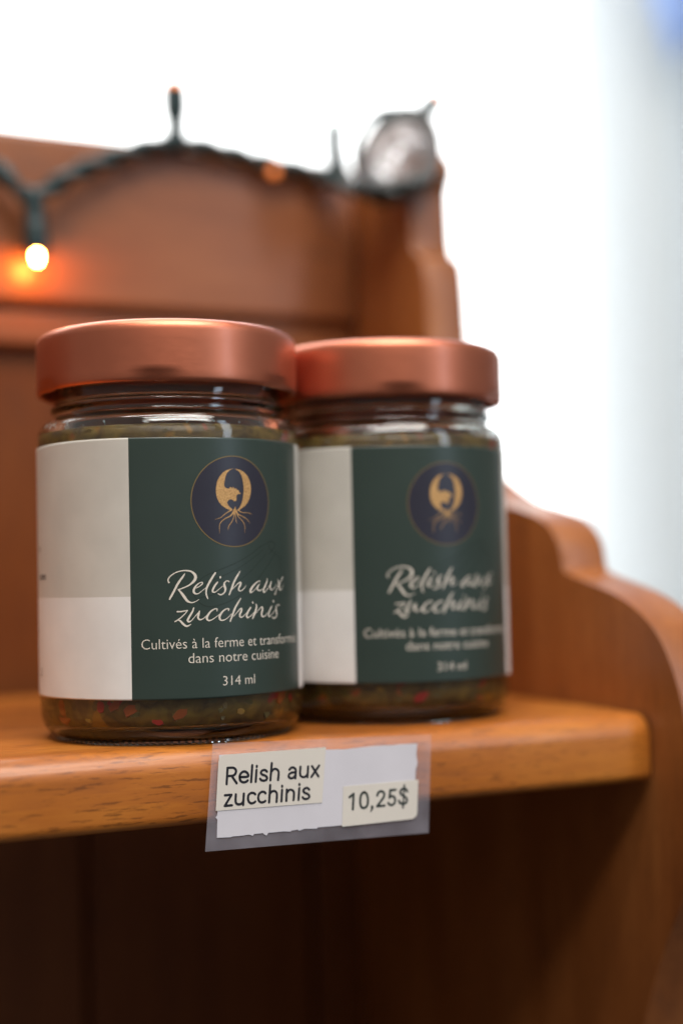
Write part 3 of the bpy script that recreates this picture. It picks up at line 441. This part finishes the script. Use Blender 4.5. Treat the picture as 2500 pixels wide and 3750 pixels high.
def label_mesh():
    """full wrap paper label: front green panel, beige above white round the sides and back, with real thickness"""
    xs = [-LHW+0.0] ; x = -LHW
    xs = sorted(set([round(-LHW+i*(LHW-LH)/46, 4) for i in range(46)] + [round(-LH+i*2*LH/40, 4) for i in range(41)] + [round(LH+(i+1)*(LHW-1.2-LH)/46, 4) for i in range(46)]))
    zs = [11.75, 12.2, 25, 37.75, 50, 65, 77.4, 77.85]
    bm = bmesh.new(); G = {}
    for side, r in ((0, 35.86), (1, 35.68)):
        for i, x in enumerate(xs):
            for j, z in enumerate(zs):
                a = x/36.05 - math.pi/2; wz = 0.10*math.sin(x*0.11)*(1 if j in (0, len(zs)-1) else 0)
                G[side, i, j] = bm.verts.new((r*math.cos(a)*MM, r*math.sin(a)*MM, (z+wz)*MM))
    nx, nz = len(xs), len(zs)
    for i in range(nx-1):
        xm = (xs[i]+xs[i+1])/2
        for j in range(nz-1):
            zm = (zs[j]+zs[j+1])/2
            m = 0 if abs(xm) < LH else (1 if zm > 37.75 else 2)
            f = bm.faces.new((G[0, i, j], G[0, i+1, j], G[0, i+1, j+1], G[0, i, j+1])); f.material_index = m; f.smooth = True
            f = bm.faces.new((G[1, i, j], G[1, i, j+1], G[1, i+1, j+1], G[1, i+1, j])); f.material_index = 2; f.smooth = True
        for j in (0, nz-1):
            f = bm.faces.new((G[0, i, j], G[1, i, j], G[1, i+1, j], G[0, i+1, j])); f.material_index = 2
    for i in (0, nx-1):
        for j in range(nz-1):
            f = bm.faces.new((G[0, i, j], G[0, i, j+1], G[1, i, j+1], G[1, i, j])); f.material_index = 2
    bmesh.ops.recalc_face_normals(bm, faces=bm.faces[:])
    return from_bm('label', bm)
def relish_mesh():
    V, Fc = revolve([(0, 5.3), (20, 4.9), (29, 4.5), (31.5, 5.25), (32.9, 7.2), (33.36, 10)] + [(33.36, 10+i*7.0) for i in range(1, 10)] + [(33.36, 77), (33.28, 79), (33.12, 80.3), (32.5, 81.4), (31, 81.8), (18, 82.2), (0, 81.9)], 96)
    return mesh('relish', V, Fc)
def chunk_meshes(seed):
    rnd = random.Random(seed); acc = {k3: ([], []) for k3 in M_ch}
    kinds = ['olive']*9 + ['pale']*5 + ['yellow']*4 + ['red']*2 + ['orange']*2
    spots = [(rnd.uniform(-math.pi, math.pi), rnd.uniform(6.5, 12.2), rnd.choice(kinds)) for _ in range(70)] + [(rnd.uniform(-math.pi, math.pi), rnd.uniform(77.0, 80.2), rnd.choice(('olive', 'olive', 'pale'))) for _ in range(80)]
    for a, z, kd in spots:
        V, Fc = acc[kd]; w, h = rnd.uniform(0.7, 1.7), rnd.uniform(0.6, 1.4)
        if kd in ('red', 'orange'): w, h = rnd.uniform(1.3, 2.8), rnd.uniform(1.0, 1.9)
        rot = rnd.uniform(-0.7, 0.7); m = rnd.randint(5, 7); b = len(V)
        rb = 33.30 if z < 77 else 33.05
        if z < 9.5: rb -= (9.5-z)**2*0.09
        pts = []
        for i in range(m):
            t = 2*math.pi*i/m + rnd.uniform(-.25, .25); x, y = w*math.cos(t), h*math.sin(t)
            pts.append((x*math.cos(rot)-y*math.sin(rot), x*math.sin(rot)+y*math.cos(rot)))
        pr2 = rnd.uniform(0.07, 0.16)
        for s, dr in ((1.0, -0.4), (0.86, pr2)):
            for x, y in pts:
                aa = a + x*s/33.3; zz = z+y*s; rr = rb+dr
                V.append((rr*math.cos(aa), rr*math.sin(aa), zz))
        for i in range(m):
            j = (i+1) % m; Fc.append((b+i, b+j, b+m+j, b+m+i))
        Fc.append(tuple(b+m+i for i in range(m)))
    return acc
ME_glass, ME_knurl, ME_label, ME_relish = glass_mesh(), knurl_mesh(), label_mesh(), relish_mesh()
# printed matter, bent round the label
def printed(fn, rad=35.875):
    bm = bmesh.new(); fn(bm); wrap(bm, rad); return from_bm('print', bm)
ME_title = printed(lambda b: ribbon_bm(b, TITLE, 0.03))
def sub(b):
    text_bm(b, 'Cultivés à la ferme et transformés', 0.0, 24.45, 3.7, 49.4, 0.03, weight=-0.008)
    text_bm(b, 'dans notre cuisine', 0.85, 20.75, 3.7, 27.6, 0.03, weight=-0.008)
ME_sub = printed(sub)
ME_vol = printed(lambda b: text_bm(b, '314 ml', 0.75, 14.75, 3.5, 9.5, 0.03, weight=-0.008))
ME_orn = printed(lambda b: ribbon_bm(b, ORN, 0.005, 0.6))
def disc(b, r0, r1, lift):
    N = 96
    if r0 <= 0: b.faces.new([b.verts.new((r1*math.cos(2*math.pi*i/N), lift, 61.5+r1*math.sin(2*math.pi*i/N))) for i in range(N)]); return
    A = [b.verts.new((r0*math.cos(2*math.pi*i/N), lift, 61.5+r0*math.sin(2*math.pi*i/N))) for i in range(N)]
    B = [b.verts.new((r1*math.cos(2*math.pi*i/N), lift, 61.5+r1*math.sin(2*math.pi*i/N))) for i in range(N)]
    for i in range(N): j = (i+1) % N; b.faces.new((A[i], A[j], B[j], B[i]))
ME_disc = printed(lambda b: disc(b, 0, 11.45, 0.015))
ME_ring = printed(lambda b: disc(b, 11.48, 11.72, 0.03))
def fig(b):
    poly_bm(b, EML[0], 0.035); poly_bm(b, EML[1], 0.035)
    ribbon_bm(b, [[tuple(p[:2])+(p[2]*1.25,) for p in s] for s in ROOTS], 0.042)
ME_fig = printed(fig)
ME_sides = [printed(lambda b, a=a: text_bm(b, *a, 0.03, weight=0.01)) for a in (('.com', -61.4, 42.5, 2.9, 6.4), ('e', -63.4, 50.0, 2.9, 1.5), ('2', -63.2, 17.0, 2.9, 1.6))]
def make_jar(loc, facing, label, lug, seed):
    j = empty('relish_jar', loc, facing); tag(j, label, 'jar', 'relish jars standing on the shelf')
    lid = link('lid', lid_mesh(lug), M_lid, j, smooth=True)
    link('glass_body', ME_glass, M_glass if not ME_glass.materials else None, j, smooth=True)
    link('foot_ridge', ME_knurl, M_glass if not ME_knurl.materials else None, j)
    rl = link('relish', ME_relish, M_relish if not ME_relish.materials else None, j, smooth=True)
    for kd, (V, Fc) in chunk_meshes(seed).items():
        tag(link('relish_chunk', mesh('relish_chunk', V, Fc), M_ch[kd], rl), kind='stuff')
    # tiny air bubbles caught under the shoulder
    bm = bmesh.new(); rnd = random.Random(seed+5)
    for i in range(46):
        a = rnd.uniform(-math.pi, math.pi); s = rnd.uniform(0.10, 0.30); z = 81.9+rnd.uniform(-0.3, 0.5)
        if i < 12: a = -math.pi/2 - R(27.1) + R(rnd.uniform(-74, -52)); s = rnd.uniform(0.3, 0.5)
        rr = 32.45 - s
        bmesh.ops.create_icosphere(bm, subdivisions=1, radius=s*MM, matrix=Matrix.Translation(Vector((rr*math.cos(a), rr*math.sin(a), z))*MM))
    tag(link('air_bubble', from_bm('air_bubble', bm), M_bubble, rl, smooth=True), kind='stuff')
    lb = link('label', ME_label, None, j, mats=None if ME_label.materials else [M_green, M_beige, M_white])
    for nm, me, mt in (('emblem_disc', ME_disc, M_navy), ('emblem_ring', ME_ring, M_goldline), ('emblem_figure', ME_fig, M_gold), ('title_lettering', ME_title, M_print),
                       ('subtitle_lettering', ME_sub, M_print), ('volume_lettering', ME_vol, M_print), ('ornament_print', ME_orn, M_ghost), *[('address_lettering', m_, M_ink) for m_ in ME_sides]):
        link(nm, me, None if me.materials else mt, lb)
    return j
def face_angle(p, dphi):
    return math.atan2(CAMP.y-p[1], CAMP.x-p[0]) + R(dphi) + math.pi/2
P1, P2 = (-132.2, 36.8, 0.06), (-60.7, 45.5, 0.06)
make_jar(P1, face_angle(P1, 27.1), 'nearer copper lidded jar of zucchini relish, in focus left of the other jar', -math.pi/2 - R(32), 3)
make_jar(P2, face_angle(P2, 27.9), 'blurred copper lidded jar of zucchini relish, behind and right of the nearer jar', -math.pi/2 + R(40), 11)

# ------------------------------------------------------------------ price tag stuck on the shelf front
pt = tag(empty('price_tag', (-104, -1.2, -27)), 'laminated price tag reading Relish aux zucchinis 10,25$ on shelf edge', 'price tag')
bpy.context.view_layer.update()
def tpart(name, fn, y, mat, thick=0.0, parent=None):
    bm = bmesh.new(); fn(bm)
    if thick:
        bmesh.ops.triangulate(bm, faces=bm.faces[:]); r = bmesh.ops.extrude_face_region(bm, geom=bm.faces[:])
        for v in r['geom']:
            if isinstance(v, bmesh.types.BMVert): v.co.y += thick
    flat(bm, y); bmesh.ops.recalc_face_normals(bm, faces=bm.faces[:])
    o = link(name, from_bm(name, bm), mat); p = parent or pt; o.parent = p; o.matrix_parent_inverse = p.matrix_world.inverted(); return o
tpart('plastic_film', lambda b: poly_bm(b, SLEEVE), -1.05, M_film, 0.12)
tpart('paper_strip', lambda b: poly_bm(b, STRIP), -1.22, M_tagwhite, 0.1)
ns = tpart('name_sticker', lambda b: poly_bm(b, NAME), -1.37, M_sticker, 0.08)
ps = tpart('price_sticker', lambda b: poly_bm(b, PRICE), -1.37, M_sticker, 0.08)
bpy.context.view_layer.update()
tpart('lettering', lambda b: ribbon_bm(b, TAG1, 0.0, 0.2), -1.47, M_ink, parent=ns)
tpart('lettering', lambda b: ribbon_bm(b, TAG2, 0.0, 0.2), -1.47, M_ink2, parent=ps)

# ------------------------------------------------------------------ string of fairy lights over the crest
fl = tag(empty('string_lights', (-78, 184, 213)), 'dark green wire of small warm fairy lights draped along the hutch crest', 'string lights')
bpy.context.view_layer.update()
def fpart(name, VF, mat, smooth=True, parent=None):
    o = link(name, mesh(name, *VF), mat, smooth=smooth); p = parent or fl
    o.parent = p; o.matrix_parent_inverse = p.matrix_world.inverted(); return o
path = [(-640, 186, 216), (-540, 185, 199), (-470, 186, 212), (-390, 186, 215), (-320, 184, 196), (-262, 186, 211), (-225, 186, 216), (-195, 186, 215), (-170, 185, 209), (-156, 183, 201), (-147.4, 182, 193), (-141, 181, 187), (-136.4, 180.5, 184.5), (-131, 181, 187.5), (-122, 182.5, 194.5), (-111, 184, 200.5), (-100, 185, 206), (-89, 186, 210.5), (-78, 186.5, 213.2),
        (-66, 186, 212.6), (-54, 186, 211.2), (-43.7, 186, 209.6), (-30, 186, 208.2), (-18, 185.5, 206.6), (-12, 176, 201.5), (-12.5, 160, 194.5), (-9, 144, 190.2), (-2, 137, 190.0), (5, 138, 194.5), (9.5, 143, 202), (9, 148, 209)]
ctr = [Vector(p) for p in crom(path, 1.2)]
for strand in range(2):
    pts = []; d = 0.0
    for i, p in enumerate(ctr):
        t = (ctr[min(i+1, len(ctr)-1)]-ctr[max(i-1, 0)]).normalized()
        if i: d += (p-ctr[i-1]).length
        a = t.cross(Vector((0, 1, 0))).normalized(); b = t.cross(a); w = d/26.0*2*math.pi + strand*math.pi
        pts.append(p + (a*math.cos(w)+b*math.sin(w))*1.75)
    fpart('wire', tube(pts, 2.15, 10), M_wire)
def socket(base, tip, mat_b, r0, r1, rb, bend=None):
    b, t = Vector(base), Vector(tip); mid = (b+t)/2 + (Vector(bend) if bend else Vector())
    ctl = crom([tuple(b), tuple(mid), tuple(t)], 1.0); P = [Vector(p) for p in ctl]; n = len(P)
    rad = []
    for i in range(n):
        s = i/(n-1); rad.append(r0 if s < 0.45 else r0+(r1-r0)*min(1, (s-0.45)/0.15))
    s = fpart('socket', tube(P, rad, 12), M_wire)
    d = (P[-1]-P[-2]).normalized(); V, Fc = [], []
    Q = [P[-1]+d*x for x in (-0.2, 0.5, 1.2, 1.9, 2.6, 3.2, 3.6)]; rr = [rb*.9, rb, rb, rb*.97, rb*.85, rb*.6, rb*.2]
    bpy.context.view_layer.update()
    fpart('bulb', tube(Q, rr, 14), mat_b, parent=s); return s
socket((-136.2, 180.5, 186), (-135.4, 179.5, 163.5), M_bulb, 3.9, 4.5, 1.05)
socket((-78.2, 186.5, 212), (-78.8, 186.5, 234.5), M_bulb_dim, 3.7, 5.0, 4.3)
socket((-40.2, 188, 211), (-39.0, 183.5, 205.5), M_bulb_dim, 1.6, 2.2, 2.0)
socket((-9, 183, 206), (-11.4, 183, 226), M_bulb_off, 3.9, 3.7, 3.0, bend=(-1.2, 0, 0))
socket((17.5, 163, 222), (25.0, 163, 235), M_bulb_dim, 3.5, 4.0, 3.6, bend=(-1.2, 0, 1.2))
# leftover length wound into a loose bundle over the corner
rnd = random.Random(21); cen = Vector((6.8, 163.0, 210.5))
vdir = (CAMP-cen).normalized(); cen = cen + vdir*20
def loop(rx, rz, tiltn, off, rad):
    nrm = Vector(tiltn).normalized(); a = nrm.cross(Vector((0.5, 0, 0.85))).normalized(); b = nrm.cross(a)
    P = []
    for i in range(49):
        w = 2*math.pi*i/48; wob = 1+0.10*math.sin(2*w+off[0]*2)+0.05*math.sin(3*w+off[1])
        P.append(cen + Vector(off) + a*(rx*wob*math.cos(w)) + b*(rz*wob*math.sin(w)))
    return tube(P, rad, 8)
for i in range(20):
    s = 4.0 + 11.8*(i/19.0)**0.8
    tn = (vdir.x+rnd.uniform(-1.1, 1.1), vdir.y+rnd.uniform(-.3, .3), vdir.z+rnd.uniform(-1.1, 1.1))
    fpart('clear_cable_loop', loop(s*0.92, s*1.16, tn, (rnd.uniform(-1.2, 1.2), rnd.uniform(-2, 2), rnd.uniform(-1.2, 1.2)), 1.7), M_clear)
for i, s in enumerate((15.6, 15.2, 13.2, 15.9)):
    tn = (vdir.x+rnd.uniform(-.35, .35), vdir.y, vdir.z+rnd.uniform(-.3, .3))
    fpart('wire_loop', loop(s*0.92, s*1.12, tn, (rnd.uniform(-1, 1)+vdir.x*3, vdir.y*3, rnd.uniform(-1.5, 0.5)), 1.45), M_wire)
